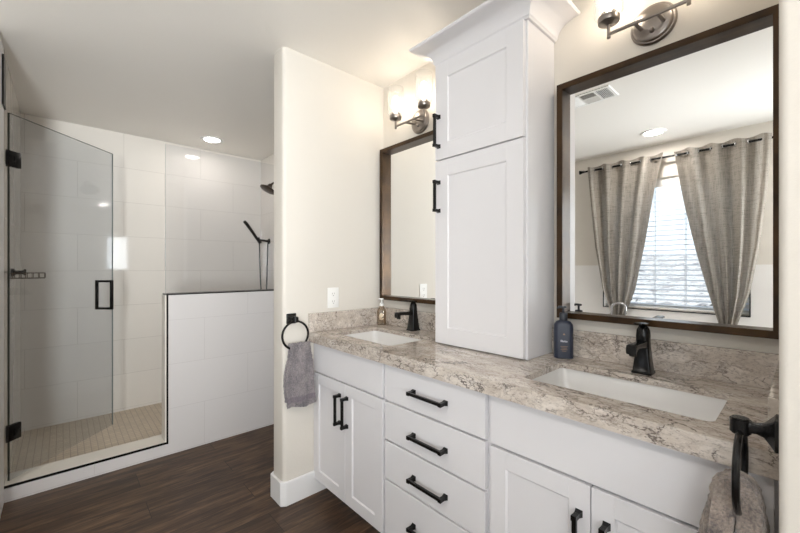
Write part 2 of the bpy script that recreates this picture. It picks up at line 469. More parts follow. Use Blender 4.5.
mb = MB()
mb.box(XE, XE+.15, YO, QY0, 0, H).box(XE, XE+.15, QY0, QY1, 0, QZ0).box(XE, XE+.15, QY0, QY1, QZ1, H).box(XE, XE+.15, QY1, VY0, 0, H).box(XE, XE+.15, VY1, 0, 0, H).box(XE, XE+.15, VY0, VY1, 0, VZ0).box(XE, XE+.15, VY0, VY1, VZ1, H)
struct('wall_side', mb, M['wall'], 'cream painted wall with a small window and an added corner window')
# white tile surround below the window, black edge
mb = MB()
mb.box(-.80, WX0, YO, YO+.01, .55, 1.292).box(WX1, 1.95, YO, YO+.01, .55, 1.292).box(WX0, WX1, YO, YO+.01, .55, WZ0)
struct('trim_tub_surround', mb, M['porcelain'], 'white tub surround below the window')
mb = MB()
mb.box(WX0-.008, WX0, YO+.01, YO+.018, WZ0-.01, 1.292).box(WX1, WX1+.008, YO+.01, YO+.018, WZ0-.01, 1.292).box(WX0, WX1, YO+.01, YO+.018, WZ0-.01, WZ0)
struct('trim_window_edge', mb, M['black'], 'thin black edge around the foot of the window')
# baseboard round the wing wall
bo = [(0.0, -.02), (.014, -.02), (.014, -.69+.012), (-.004, -.704), (-.131, -.704), (-.149, -.69+.012), (-.149, -.02), (-.135, -.02),
      (-.135, -.668), (-.113, -.69), (-.022, -.69), (0, -.668)]
struct('baseboard_left', MB().prism(bo, 0, .128, 'Z', .003), M['base'], 'white baseboard wrapped round the end of the wing wall')
br_ = [(XR-.0, -.56), (XR-.014, -.56), (XR-.014, RW-.002), (XR+.002, RW-.014), (XR+.133, RW-.014), (XR+.149, RW-.002), (XR+.149, -.02), (XR+.135, -.02),
       (XR+.135, RW+.012), (XR+.123, RW), (XR+.012, RW), (XR, RW+.012)]
struct('baseboard_right', MB().prism(br_, 0, .128, 'Z'), M['base'], 'white baseboard wrapped round the right wing wall')

# windows
def window(name, label, x0, x1, z0, z1, y0, y1, mullion, mat4=None):
    fr = MB().frame(x0, x1, z0, z1, .045, y0, y1, .004)
    for mx in mullion: fr.box(mx-.02, mx+.02, y0, y1, z0+.04, z1-.04)
    if mat4: fr.bm.transform(mat4)
    w = fr.build(name, M['plastic']); w['kind'] = 'structure'; w['label'] = label
    p = MB().box(x0+.04, x1-.04, (y0+y1)/2-.003, (y0+y1)/2+.003, z0+.04, z1-.04)
    if mat4: p.bm.transform(mat4)
    p.build('pane', M['pane'], w, smooth=False)
    return w
window('window_1', 'white framed window behind blinds and curtains, seen in the mirror', WX0, WX1, WZ0, WZ1, YO-.14, YO-.10, [])
R4 = Matrix.Translation((XE+.12, 0, 0)) @ Matrix.Rotation(PI/2, 4, 'Z')
window('window_2', 'white framed window in the side wall', VY0, VY1, VZ0, VZ1, -.02, .02, [], R4)

window('window_added_corner', 'unseen narrow white framed window added in the side wall corner for fill light', QY0, QY1, QZ0, QZ1, -.02, .02, [], R4)  # invented out of view to let fill light reach the shower
window('window_added_front', 'unseen white framed window added in the front wall to light the vanity', UX0, UX1, UZ0, UZ1, YO-.12, YO-.08, [2.6])  # invented out of view so the vanity fronts get frontal light
# ================================================================ shower
struct('wall_half', MB().box(SX-.12, SX, -1.03, .053, 0, 1.080), M['tile_half'], 'white tiled half wall of the shower')
struct('shower_curb', MB().box(SX-.17, SX, YL, -1.03, 0, .078), M['tile_half'], 'white curb under the shower door')
struct('trim_curb_top', MB().box(SX-.17, SX-.006, YL, -1.03, .078, .087, .001), M['curbstone'], 'cream stone top of the shower curb')
mb = MB().box(SX-.006, SX+.002, YL, -1.026, .076, .088).box(SX-.007, SX+.003, -1.034, -1.024, .076, 1.086)
struct('trim_curb_edge', mb, M['black'], 'black metal edge along the shower curb and half wall corner')
mb = MB().box(SX-.124, SX+.003, -1.036, .053, 1.080, 1.088)
struct('trim_half_wall_cap', mb, M['black'], 'black metal edging on top of the half wall')
struct('trim_half_wall_end', MB().box(SX-.118, SX-.007, -1.042, -1.03, .087, 1.08), M['curbstone'], 'cream stone end face of the half wall')
struct('trim_left_wall', MB().box(SX-.005, -.945, YL, YL+.008, 2.115, 2.375), M['black'], 'black strip high on the left wall above the glass door')

# fixed glass on the half wall
gp = thing('shower_glass_panel', 'fixed clear glass panel standing on the half wall', 'glass panel', (SX-.055, -.49, 1.088))
MB().box(-.005, .005, -.54, .54, 0, 1.026, .001).build('pane', M['glass2'], gp, smooth=False)
MB().box(-.0052, .0052, -.5408, -.540, 0, 1.026).build('polished_edge', M['glassedge2'], gp, smooth=False)
# door: local x runs from hinge to free edge, local y is the outside normal
door_ang = math.atan2(-1.28+1.77, -1.575+1.04)
dr = thing('shower_door', 'frameless clear glass shower door standing open on black hinges', 'shower door', (SX, -1.77, .112), door_ang)
MB().box(.004, .725, -.005, .005, .0, 1.99, .001).build('pane', M['glass'], dr, smooth=False)
MB().box(.0025, .004, -.0055, .0055, 0, 1.99).build('polished_edge', M['glassedge'], dr, smooth=False)
MB().box(.725, .7256, -.005, .005, 0, 1.99).build('polished_edge', M['glassedge2'], dr, smooth=False)
MB().box(.004, .725, -.0052, .0052, 1.99, 1.9912).build('polished_edge', M['glassedge'], dr, smooth=False)
for zz in (1.745, .255):
    hg = MB().box(-.004, .062, -.011, .011, zz-.043, zz+.043, .003)
    hg.box(-.006, .008, -.010, .010, zz-.038, zz+.038, .003)
    hg.cyl((0,0,zz-.045), (0,0,zz+.045), .009)
    h = hg.build('hinge', M['black'], dr)
    MB().box(.022, .050, .011, .014, zz-.02, zz+.02, .001).box(.022, .050, -.014, -.011, zz-.02, zz+.02, .001).build('cover_plate', M['black'], h)
    pass
hm = MB()
for sg in (1, -1):
    hm.box(.650-.009, .650+.009, sg*.053-.008, sg*.053+.008, .855, 1.065, .003)
    for zz in (.863, 1.057): hm.box(.650-.008, .650+.008, min(sg*.005, sg*.06), max(sg*.005, sg*.06), zz-.008, zz+.008, .002)
hm.build('handle', M['black'], dr)

# shower head
sh = thing('overhead_shower', 'dark bronze shower head on the tiled wall', 'shower', (-1.60, .053, 2.09))
MB().lathe([(.001,0),(.03,0),(.03,.006),(.02,.012),(.001,.013)], (0,0,0), '-Y').build('flange', M['frame'], sh)
pts = [(0,-.005,0),(0,-.06,.005),(0,-.10,-.005),(0,-.125,-.025)]
MB().tube(pts, .010).build('arm', M['frame'], sh)
hb = MB().lathe([(.006,.0),(.016,-.004),(.022,-.02),(.03,-.035),(.06,-.055),(.075,-.06),(.075,-.068),(.07,-.07),(.002,-.07)], (0,0,0), 'Z')
hb.bm.transform(Matrix.Translation((0,-.125,-.02)) @ Matrix.Rotation(-.5, 4, 'X'))
hb.build('spray_head', M['frame'], sh)
# hand shower on its wall bracket
hs = thing('hand_shower', 'black hand shower wand with hanging hose on the tiled wall', 'hand shower', (-1.93, .053, 1.545))
br2 = MB().lathe([(.001,0),(.028,0),(.028,.008),(.016,.014),(.016,.022),(.001,.022)], (0,0,0), '-Y')
br2.cyl((0,-.015,0), (0,-.10,.008), .013, .011)
br2.cyl((0,-.095,-.025), (0,-.125,.03), .018)
br2.build('bracket', M['black'], hs)
MB().tube([(0,-.10,-.02),(0,-.13,.02),(0,-.19,.105),(0,-.235,.165),(0,-.26,.19)], [.012,.014,.015,.017,.015], 14).build('wand', M['black'], hs)
hose = []
for k in range(41):
    t = k/40
    hose.append((.02*math.sin(PI*t), -.105 + t*.085, -.02 - .72*math.sin(PI*t)**.55))
hose[-1] = (0, -.015, -.02)
MB().tube(hose, .007, 8).build('hose', M['black'], hs)
# wire soap basket
sb = thing('soap_basket', 'small wire soap basket on the shower wall behind the glass door', 'soap basket', (-1.44, YL, 1.20))
wb_ = MB()
for zz, rr in ((.0,.0026),(.032,.003)):
    wb_.tube([(-.07,.0,zz),(-.07,.15,zz),(.07,.15,zz),(.07,.0,zz)], rr, 6)
for k in range(7):
    x = -.07+.14*k/6; wb_.tube([(x,.0,0),(x,.15,0),(x,.15,.03)], .002, 6)
for k in range(6):
    y = .01+.14*k/5; wb_.tube([(-.07,y,.03),(-.07,y,0),(.07,y,0),(.07,y,.03)], .002, 6)
wb_.build('wire_tray', M['frame'], sb)
mo = MB().lathe([(.001,0),(.024,0),(.024,.01),(.012,.02),(.012,.05),(.02,.055),(.02,.065),(.001,.066)], (0,.0,.036), '-Y', 20).build('mount', M['black'], sb)
mo.rotation_euler = (0,0,PI); mo.location = (.0,0,0)

# recessed lights
def can(x, y, label, lens='can'):
    c = thing('recessed_light', label, 'recessed light', (x, y, H), 0, 'recessed ceiling lights')
    MB().lathe([(.066,-.006),(.085,-.008),(.094,-.003),(.095,0),(.066,0),(.066,-.006)], n=40, cap=False).build('trim_ring', M['plastic'], c)
    MB().lathe([(.001,-.004),(.067,-.004),(.067,-.002),(.001,-.002)], n=32).build('lens', M[lens], c)
    return c
c0 = can(-1.796, -.541, 'round recessed light in the ceiling above the shower', 'can_dim')
c0 = can(2.55, -1.0, 'unseen round recessed light added as fill beside the small side window')  # out of view, added to brighten the room
copy_thing(c0, (.977, -2.242, H), label='round recessed light in the ceiling near the curtained window, seen in the mirror')
copy_thing(c0, (2.55, -2.2, H), label='unseen round recessed light added as fill at the far corner of the room')  # another added ceiling lamp out of view, for general fill

# ================================================================ vanity
FY = -.5125                        # plane of the door fronts
CZ0, CZ1 = .0864, .854
def pull(length, vertical=False):
    """bar pull, centred on the origin, standing off in -Y; runs along x or z"""
    mb = MB(); h = length/2
    mb.box(-h, h, -.037, -.025, -.006, .006, .002)
    for sg in (-1, 1):
        x = sg*(h-.006)
        mb.loft([[(x+dx*k, y, dz*k) for dx, dz in ((-1,-1),(1,-1),(1,1),(-1,1))] for k, y in ((.0095,0),(.0085,-.004),(.0065,-.014),(.0065,-.026),(.0072,-.038))])
    if vertical: mb.bm.transform(Matrix.Rotation(PI/2, 4, 'Y'))
    return mb
def shaker(x0, x1, z0, z1, y0, th=.019, st=.057):
    """five-piece door whose front is at y0-th, back at y0"""
    mb = MB()
    f = y0-th
    mb.box(x0, x0+st, f, y0, z0, z1, .0012).box(x1-st, x1, f, y0, z0, z1, .0012)
    mb.box(x0+st-.0005, x1-st+.0005, f, y0, z0, z0+st, .0012).box(x0+st-.0005, x1-st+.0005, f, y0, z1-st, z1, .0012)
    # bevelled inner edge and sunk panel
    b = bmesh.new(); w = .004; d = .0065
    o = [(x0+st,z0+st),(x1-st,z0+st),(x1-st,z1-st),(x0+st,z1-st)]
    i = [(x0+st+w,z0+st+w),(x1-st-w,z0+st+w),(x1-st-w,z1-st-w),(x0+st+w,z1-st-w)]
    A = [b.verts.new((p[0], f+.0015, p[1])) for p in o]; B = [b.verts.new((p[0], f+d, p[1])) for p in i]
    for k in range(4): b.faces.new((A[k], A[(k+1) % 4], B[(k+1) % 4], B[k]))
    b.faces.new(B)
    for fc in b.faces:
        fc.normal_update()
        if fc.normal.y > 0: fc.normal_flip()
    mb._merge(b)
    mb.box(x0+st-.004, x1-st+.004, f+d+.001, y0-.001, z0+st-.004, z1-st+.004)
    return mb
def carcass(x0, x1, side=.0):
    mb = MB()
    y0, y1 = FY+.02, -.004
    mb.box(x0, x0+.016, y0, y1, CZ0, CZ1).box(x1-.016, x1, y0, y1, CZ0, CZ1).box(x0+.016, x1-.016, y0, y1, CZ0, CZ0+.016)
    mb.box(x0+.016, x1-.016, y1-.006, y1, CZ0+.016, CZ1).box(x0+.016, x1-.016, y0, y0+.018, CZ0+.016, CZ1)
    mb.box(x0, x1, FY+.085, FY+.105, 0, CZ0)
    return mb
g = .004
# left sink cabinet
c = thing('vanity_cabinet', 'white sink cabinet with two shaker doors beside the wing wall', 'cabinet', (0,0,0))
carcass(.003, .6155).build('body', M['cab'], c, smooth=False)
MB().box(.004, .6075, FY, FY+.02, .690, CZ1-.004, .0015).build('false_front', M['cab'], c, smooth=False)
for x0, x1, hx in ((.004, .3135, .271), (.3165, .6075, .335)):
    d = shaker(x0, x1, CZ0+.003, .682, FY+.02, .02).build('door', M['cab'], c, smooth=False)
    pull(.150, True).build('handle', M['black'], d, smooth=False, loc=(hx, FY, .548))
# drawer cabinet
c = thing('drawer_cabinet', 'white cabinet of four flat drawers with black pulls', 'cabinet', (0,0,0))
carcass(.6165, 1.1515).build('body', M['cab'], c, smooth=False)
for z0, z1, hz in ((.689, .850, .766), (.519, .681, .592), (.348, .511, .421), (CZ0+.003, .340, .228)):
    d = MB().box(.6235, 1.1425, FY, FY+.02, z0, z1, .0018).build('drawer', M['cab'], c, smooth=False)
    pull(.178).build('handle', M['black'], d, smooth=False, loc=(.889, FY, hz))
# right sink cabinet
c = thing('vanity_cabinet', 'white sink cabinet with two shaker doors beside the towel ring in front', 'cabinet', (0,0,0))
carcass(1.1525, XR-.003).build('body', M['cab'], c, smooth=False)
MB().box(1.163, XR-.012, FY, FY+.02, .686, CZ1-.004, .0015).build('false_front', M['cab'], c, smooth=False)
for x0, x1, hx in ((1.163, 1.4755, 1.447), (1.4785, XR-.012, 1.5165)):
    d = shaker(x0, x1, CZ0+.003, .677, FY+.02, .02).build('door', M['cab'], c, smooth=False)
    pull(.150, True).build('handle', M['black'], d, smooth=False, loc=(hx, FY, .525))

# worktop with two openings, upstands
KZ0, KZ1, KD = .8545, .905, -.543
SINKS = [(.11, .580), (1.240, 1.722)]
SY0, SY1 = -.445, -.155
def slab():
    mb = MB(); b = bmesh.new()
    xs = [.0015]; 
    outer = [(.0015,KD),(XR-.0015,KD),(XR-.0015,-.0015),(.0015,-.0015)]
    loops = [outer]
    for x0, x1 in SINKS: loops.append(rpoly(x0, x1, SY0, SY1, .02, 5))
    for z, flip in ((KZ1, False), (KZ1-.020, True)):
        ed = []
        for lp in loops:
            vs = [b.verts.new((p[0], p[1], z)) for p in lp]
            ed += [b.edges.new((vs[k], vs[(k+1) % len(vs)])) for k in range(len(vs))]
        bmesh.ops.triangle_fill(b, use_beauty=True, use_dissolve=False, edges=ed)
    b.verts.ensure_lookup_table()
    n = sum(len(l) for l in loops); k0 = 0
    for lp in loops:
        m = len(lp)
        for k in range(m):
            a, c_ = k0+k, k0+(k+1) % m
            b.faces.new((b.verts[a], b.verts[c_], b.verts[n+c_], b.verts[n+a]))
        k0 += m
    bmesh.ops.recalc_face_normals(b, faces=b.faces[:])
    mb._merge(b)
    mb.box(.0015, XR-.0015, KD, KD+.04, KZ0, KZ1-.0205)      # built-up front edge
    return mb
wt = thing('worktop', 'long beige and brown veined quartz worktop over the vanity cabinets', 'worktop', (0,0,0))
slab().build('slab', M['quartz'], wt, smooth=False)
MB().box(.0015, XR-.0015, -.020, -.0015, KZ1, 1.010, .0015).build('backsplash', M['quartz'], wt, smooth=False)
MB().box(.0015, .020, KD-.002, -.021, KZ1, 1.010, .0015).build('side_splash', M['quartz'], wt, smooth=False)
MB().box(XR-.020, XR-.0015, KD+.004, -.021, KZ1, 1.010, .0015).build('side_splash', M['quartz'], wt, smooth=False)

# sinks
def sink(label, x0, x1):
    cx, cy = (x0+x1)/2, (SY0+SY1)/2
    s = thing('sink', label, 'sink', (cx, cy, KZ1-.021), 0, 'undermount sinks')
    hx, hy = (x1-x0)/2+.006, (SY1-SY0)/2+.006
    secs = []
    for z, k, r in ((0,0,.03),(-.05,.004,.035),(-.105,.014,.05),(-.128,.03,.06),(-.137,.055,.06),(-.14,.09,.04)):
        p = rpoly(-hx+k, hx-k, -hy+k, hy-k, min(r, hy-k-.002), 6)
        secs.append([(q[0], q[1], z) for q in p])
    p = rpoly(-.03,.03,-.03,.03,.029,6); secs.append([(q[0],q[1],-.142) for q in p])
    out = [[(q[0]*1.0+ (.012 if q[0] > 0 else -.012), q[1]+(.012 if q[1] > 0 else -.012), z-.0) for q in [(a,b) for a,b,_ in sec]] for sec, z in zip(secs, (0,-.05,-.11,-.14,-.149,-.152,-.154))]
    MB().loft(out[::-1] + secs).build('basin', M['porcelain'], s)
    MB().lathe([(.001,-.141),(.022,-.139),(.026,-.1405),(.028,-.1415),(.001,-.1418)], n=28).build('drain', M['black'], s)
    return s
sink('rectangular white undermount sink beside the wing wall, by the clear soap bottle', *SINKS[0])
sink('rectangular white undermount sink in front of the large mirror, by the dark blue bottle', *SINKS[1])

# faucets: base centre at origin, spout points to -Y
def faucet(label, x, y):
    f = thing('faucet', label, 'faucet', (x, y, KZ1+.0004), 0, 'black sink faucets')
    def sq(w, d, z, r): return [(q[0], q[1], z) for q in rpoly(-w, w, -d, d, r, 3)]
    MB().loft([sq(.029,.029,0,.003), sq(.029,.029,.006,.003), sq(.0265,.0265,.009,.004), sq(.0225,.0225,.05,.005), sq(.0195,.0195,.09,.007),
               sq(.0195,.0195,.118,.012), sq(.021,.021,.124,.016), sq(.021,.021,.130,.018), sq(.0195,.0195,.146,.0175), sq(.013,.013,.160,.0125), sq(.004,.004,.166,.0035)]).build('body', M['black'], f)
    S = []
    for y_, zc, w, h in ((-.010,.098,.0165,.014),(-.045,.100,.014,.010),(-.085,.103,.0135,.0085),(-.115,.103,.0145,.009),(-.128,.098,.015,.013),(-.132,.094,.0145,.012)):
        S.append([(q[0], y_, zc+q[1]) for q in rpoly(-w, w, -h, h, .004, 3)])
    sp = MB().loft(S); sp.lathe([(.011,0),(.011,-.022),(.009,-.024),(.002,-.024)], (0,-.114,.098), 'Z', 16)
    sp.build('spout', M['black'], f)
    lv = MB()
    L = []
    for y_, w, z in ((.018,.013,.166),(0,.016,.1675),(-.03,.0145,.170),(-.055,.0135,.172),(-.060,.011,.172)):
        L.append([(q[0], y_, z+q[1]) for q in rpoly(-w, w, -.003, .003, .002, 2)])
    lv.loft(L)
    lv.build('lever', M['black'], f)
    return f
f0 = faucet('black single lever faucet behind the sink near the wing wall', .343, -.062)
copy_thing(f0, (1.491, -.090, KZ1+.0004), label='black single lever faucet under the large mirror')

# ================================================================ tall cabinet on the worktop
TX0, TX1, TD = .6775, 1.1397, -.2442
TZ = 2.262
tc = thing('tall_cabinet', 'tall white two door cabinet with crown moulding standing on the worktop between the mirrors', 'cabinet', (0,0,0))
MB().box(TX0+.001, TX1, TD+.021, -.0215, KZ1+.001, 1.02).box(TX0+.001, TX1, TD+.021, -.001, 1.0195, TZ).build('body', M['cab'], tc, smooth=False)
d = shaker(TX0, TX1-.008, .911, 1.7655, TD+.02, .02, .0745).build('door', M['cab'], tc, smooth=False)
pull(.145, True).build('handle', M['black'], d, smooth=False, loc=(.701, TD, 1.598))
d = shaker(TX0, TX1-.008, 1.772, 2.222, TD+.02, .02, .0745).build('door', M['cab'], tc, smooth=False)
pull(.150, True).build('handle', M['black'], d, smooth=False, loc=(.701, TD, 1.903))
# crown: cove profile swept round front and both sides (offset out, height)
prof = [(.0,2.224),(.010,2.224),(.012,2.230),(.016,2.234)]
for k in range(9):
    a = PI/2*k/8
    prof.append((.016+.082*(1-math.cos(a)), 2.234+.058*math.sin(a)))
prof += [(.104,2.292),(.109,2.296),(.109,2.304),(.0,2.304)]
secs = []
for (x, y, ox, oy) in ((TX0, -.001, -1, 0), (TX0, TD+.02, -1, -1), (TX1, TD+.02, 1, -1), (TX1, -.001, 1, 0)):
    secs.append([(x+ox*o*(.8 if ox < 0 else 1), y+oy*o, z) for o, z in prof])
MB().loft(secs).build('crown_moulding', M['cab'], tc)

# ================================================================ mirrors
def mirror(label, x0, x1, z0, z1, w=.0235):
    m = thing('wall_mirror', label, 'mirror', ((x0+x1)/2, 0, z0), 0, 'bronze framed wall mirrors')
    cx = (x1-x0)/2
    MB().frame(-cx, cx, 0, z1-z0, w, -.045, -.001, .0015).build('frame', M['frame'], m, smooth=False)
    MB().box(-cx+w-.004, cx-w+.004, -.006, -.002, w-.004, z1-z0-w+.004).build('mirror_glass', M['mirror'], m, smooth=False)
    return m
mirror('large bronze framed mirror above the right sink reflecting the curtains', 1.170, 1.8245, 1.058, 2.0175)
mirror('bronze framed mirror above the far sink, partly behind the tall cabinet', .016, .664, 1.062, 2.024)

# ================================================================ sconces
def sconce(label, x, z):
    s = thing('wall_sconce', label, 'wall light', (x, 0, z), 0, 'two light wall sconces')
    MB().lathe([(.001,.001),(.070,.001),(.071,.006),(.066,.012),(.062,.013),(.060,.018),(.054,.022),(.001,.023)], (0,0,0), '-Y', 40).lathe([(.001,0),(.008,0),(.008,.01),(.005,.014),(.001,.014)], (0,-.022,-.03), '-Y', 16).build('backplate', M['nickel'], s)
    for sg in (-1,1): MB().cyl((sg*.034,-.018,-.02+.01), (sg*.034,-.094,-.02), .0062).build('arm', M['nickel'], s)
    MB().box(-.116, .116, -.099, -.089, -.025, -.015, .002).build('crossbar', M['nickel'], s)
    for sg in (-1,1):
        x_ = sg*.116
        MB().cyl((x_,-.094,-.034), (x_,-.094,.03), .0062).lathe([(.006,.012),(.02,.020),(.034,.022),(.036,.026),(.036,.040),(.030,.044),(.024,.056),(.002,.056)], (x_,-.094,0), 'Z', 28).build('socket', M['nickel'], s)
        MB().lathe([(.030,.046),(.044,.046),(.0475,.052),(.0475,.205),(.046,.207),(.0445,.205),(.0445,.055),(.041,.049),(.030,.049),(.030,.046)], (x_,-.094,0), 'Z', 36, cap=False).build('glass_shade', M['shade'], s)
        MB().lathe([(.003,.056),(.011,.060),(.012,.072),(.017,.090),(.018,.130),(.016,.146),(.009,.156),(.003,.158)], (x_,-.094,0), 'Z', 20).build('bulb', M['bulb'], s)
    return s
s0 = sconce('two light nickel sconce with glass shades above the far mirror', .342, 2.122)
copy_thing(s0, (1.500, 0, 2.128), label='two light nickel sconce with glass shades above the large mirror')

# ================================================================ outlet
oc = thing('outlet', 'white double wall outlet above the side splash on the wing wall', 'outlet', (0, -.385, 1.090))
MB().box(.0005, .006, -.0375, .0375, -.059, .059, .002).build('cover_plate', M['plastic'], oc)
for zz in (-.0255, .0195):
    s = MB().prism(rpoly(-.0165, .0165, zz-.014, zz+.014+.006, .008, 4), .006, .0075, 'X').build('receptacle', M['plastic'], oc)
    MB().box(.0074, .0079, -.008, -.0055, zz, zz+.010).box(.0074, .0079, .0055, .008, zz, zz+.010).box(.0074, .0079, -.003, .003, zz-.009, zz-.004).build('slots', M['slotgrey'], s, smooth=False)

# ================================================================ towel rings and towels
def towel_ring(label, loc, sg, R=.073):
    """sg=+1: fixed on a wall facing +X; -1: facing -X"""
    t = thing('towel_ring', label, 'towel ring', loc, 0 if sg > 0 else PI, 'black towel rings')
    def sq(w, x, r): return [(x, q[0], q[1]) for q in rpoly(-w, w, -w, w, r, 3)]
    MB().loft([sq(.027,.0005,.003), sq(.027,.006,.003), sq(.023,.009,.004), sq(.012,.020,.005), sq(.009,.030,.004), sq(.010,.040,.004)]).build('post', M['black'], t)
    MB().cyl((.052,-.0,-.016), (.052,0,.014), .0155, .0155, 24, .003).box(.036,.052,-.009,.009,-.010,.010,.002).build('ring_holder', M['black'], t)
    MB().tube([(.052, R*math.sin(2*PI*k/48), -.010-R+R*math.cos(2*PI*k/48)) for k in range(48)], .0058, 10, True).build('ring', M['black'], t)
    return t
towel_ring('black towel ring on the wing wall left of the far sink', (0, -.646, .992), 1)
towel_ring('black towel ring on the right wall in the foreground', (XR, -.622, .970), -1)

def towel(name, label, mat, ring_x, yc, ztop, lf, lb, wt, wb, thick, sg, amp, seed, bulk=0):
    """a towel drawn through a ring and folded over its lower bar: front layer faces sg*X"""
    NU, NV = 44, 90
    rad = thick*.62
    b = bmesh.new(); G = []
    tot = lf+lb+PI*rad
    for j in range(NV+1):
        s_ = tot*j/NV; row = []
        if s_ < lf: zz = ztop-(lf-s_); xx = rad; d = lf-s_
        elif s_ < lf+PI*rad: a = (s_-lf)/rad; zz = ztop+rad*math.sin(a); xx = rad*math.cos(a); d = 0
        else: d = s_-lf-PI*rad; zz = ztop-d; xx = -rad
        k = min(1, d/.16); k = k*k*(3-2*k); w = wt+(wb-wt)*k
        kb = min(1, d/.13); xx *= 1 - .25*(bulk > 0) + bulk*math.sin(kb*PI/2)
        for i in range(NU+1):
            u = i/NU*2-1
            fold = amp*(math.sin(u*5.2+seed+d*5)*.6+math.sin(u*11+seed*2.3-d*7)*.28)*(1-.35*k)
            edge = 1-abs(u)**4*.25
            x = (xx + (fold if xx >= 0 else -fold*.4))*(.75+.25*edge)
            bow = rad*.7*k*(1-u*u)*(1 if xx > 0 else -.25)
            y = yc + u*w/2 + .004*math.sin(d*23+seed)
            p = Vector((x+bow, y, zz - .006*math.sin(u*3+seed)*k))
            row.append(b.verts.new((ring_x+sg*p.x, p.y, p.z)))
        G.append(row)
    for j in range(NV):
        for i in range(NU): b.faces.new((G[j][i], G[j][i+1], G[j+1][i+1], G[j+1][i]))
    bmesh.ops.recalc_face_normals(b, faces=b.faces[:])
    mb = MB(); mb._merge(b)
    o = mb.build(name, mat); tag(o, label, 'towel')
    sm = o.modifiers.new('thickness', 'SOLIDIFY'); sm.thickness = thick; sm.offset = 0
    ss = o.modifiers.new('smooth', 'SUBSURF'); ss.levels = 1; ss.render_levels = 1
    tx = bpy.data.textures.new('terry_nap', 'CLOUDS'); tx.noise_scale = .011
    dm = o.modifiers.new('nap', 'DISPLACE'); dm.texture = tx; dm.strength = .010; dm.texture_coords = 'LOCAL'
    return o
towel('hand_towel', 'mauve grey hand towel hanging from the ring on the wing wall', M['towel_mauve'], .052, -.622, .852, .318, .295, .118, .160, .017, 1, .014, .4)
towel('hand_towel', 'fluffy taupe grey hand towel hanging from the ring in the foreground', M['towel_taupe'], XR-.056, -.632, .842, .36, .35, .050, .160, .034, -1, .008, 1.7, .45)

# ================================================================ bottles
b1 = thing('pump_bottle', 'dark blue pump bottle beside the tall cabinet', 'bottle', (1.214, -.080, KZ1+.0004), .52)
def oval(w, d, z, r): return [(q[0], q[1], z) for q in rpoly(-w, w, -d, d, r, 6)]
MB().loft([oval(.031,.019,0,.014), oval(.0355,.0225,.003,.016), oval(.0355,.0225,.122,.016), oval(.034,.0215,.134,.017), oval(.026,.018,.145,.016), oval(.0145,.014,.150,.0138), oval(.0135,.0135,.153,.0133)]).build('body', M['bluebottle'], b1)
MB().lathe([(.001,.150),(.0145,.150),(.0150,.152),(.0150,.176),(.013,.179),(.006,.180),(.0045,.182),(.0045,.198),(.001,.198)], n=24).build('collar', M['bluecap'], b1)
MB().box(-.019,.012,-.0075,.0075,.197,.206,.003).cyl((-.016,0,.2005),(-.024,0,.197),.0045,.0035).build('pump_head', M['bluecap'], b1)
lab = MB()
for k, w in enumerate((.013,.010,.012,.008)): lab.box(-w, w, -.0231, -.0224, .048-k*.006, .0498-k*.006)
lab.build('gold_print', M['gold'], b1, smooth=False)
MB().prism([(-.005,.094),(.005,.094),(0,.102)], -.0231, -.0224, 'Y').build('gold_emblem', M['gold'], b1, smooth=False)
wd = MB()
for k, (x, h) in enumerate(((-.011,.008),(-.007,.008),(-.0035,.0055),(0,.0055),(.0035,.0065),(.007,.005),(.0105,.005))):
    wd.box(x-.0012, x+.0012, -.0231, -.0224, .066, .066+h)
wd.box(-.011,-.007,-.0231,-.0224,.0735,.0745).box(-.0035,0,-.0231,-.0224,.0705,.0715).box(.0035,.011,-.0231,-.0224,.066,.067)
wd.build('white_print', M['whiteprint'], b1, smooth=False)

b2 = thing('soap_bottle', 'clear soap bottle with cream label and white pump in the corner by the wing wall', 'bottle', (.062, -.066, KZ1+.0004), .85)
MB().loft([oval(.024,.018,.001,.012), oval(.028,.021,.004,.015), oval(.028,.021,.085,.015), oval(.026,.020,.096,.016), oval(.017,.015,.112,.0145), oval(.0125,.0125,.122,.012)]).build('body', M['liquid'], b2)
MB().lathe([(.001,.120),(.0135,.120),(.0135,.134),(.010,.138),(.0045,.140),(.0045,.160),(.001,.160)], n=20).box(-.020,.011,-.007,.007,.159,.167,.002).build('pump', M['plastic'], b2)
MB().prism([(-.013+.026*0,.035)]+[(.016*math.cos(a), .055+.022*math.sin(a)) for a in [2*PI*k/20 for k in range(20)]][0:0]+[(.016*math.cos(a), .055+.022*math.sin(a)) for a in [2*PI*k/20 for k in range(1,20)]], -.0222, -.0212, 'Y').build('label_patch', M['cream'], b2, smooth=False)

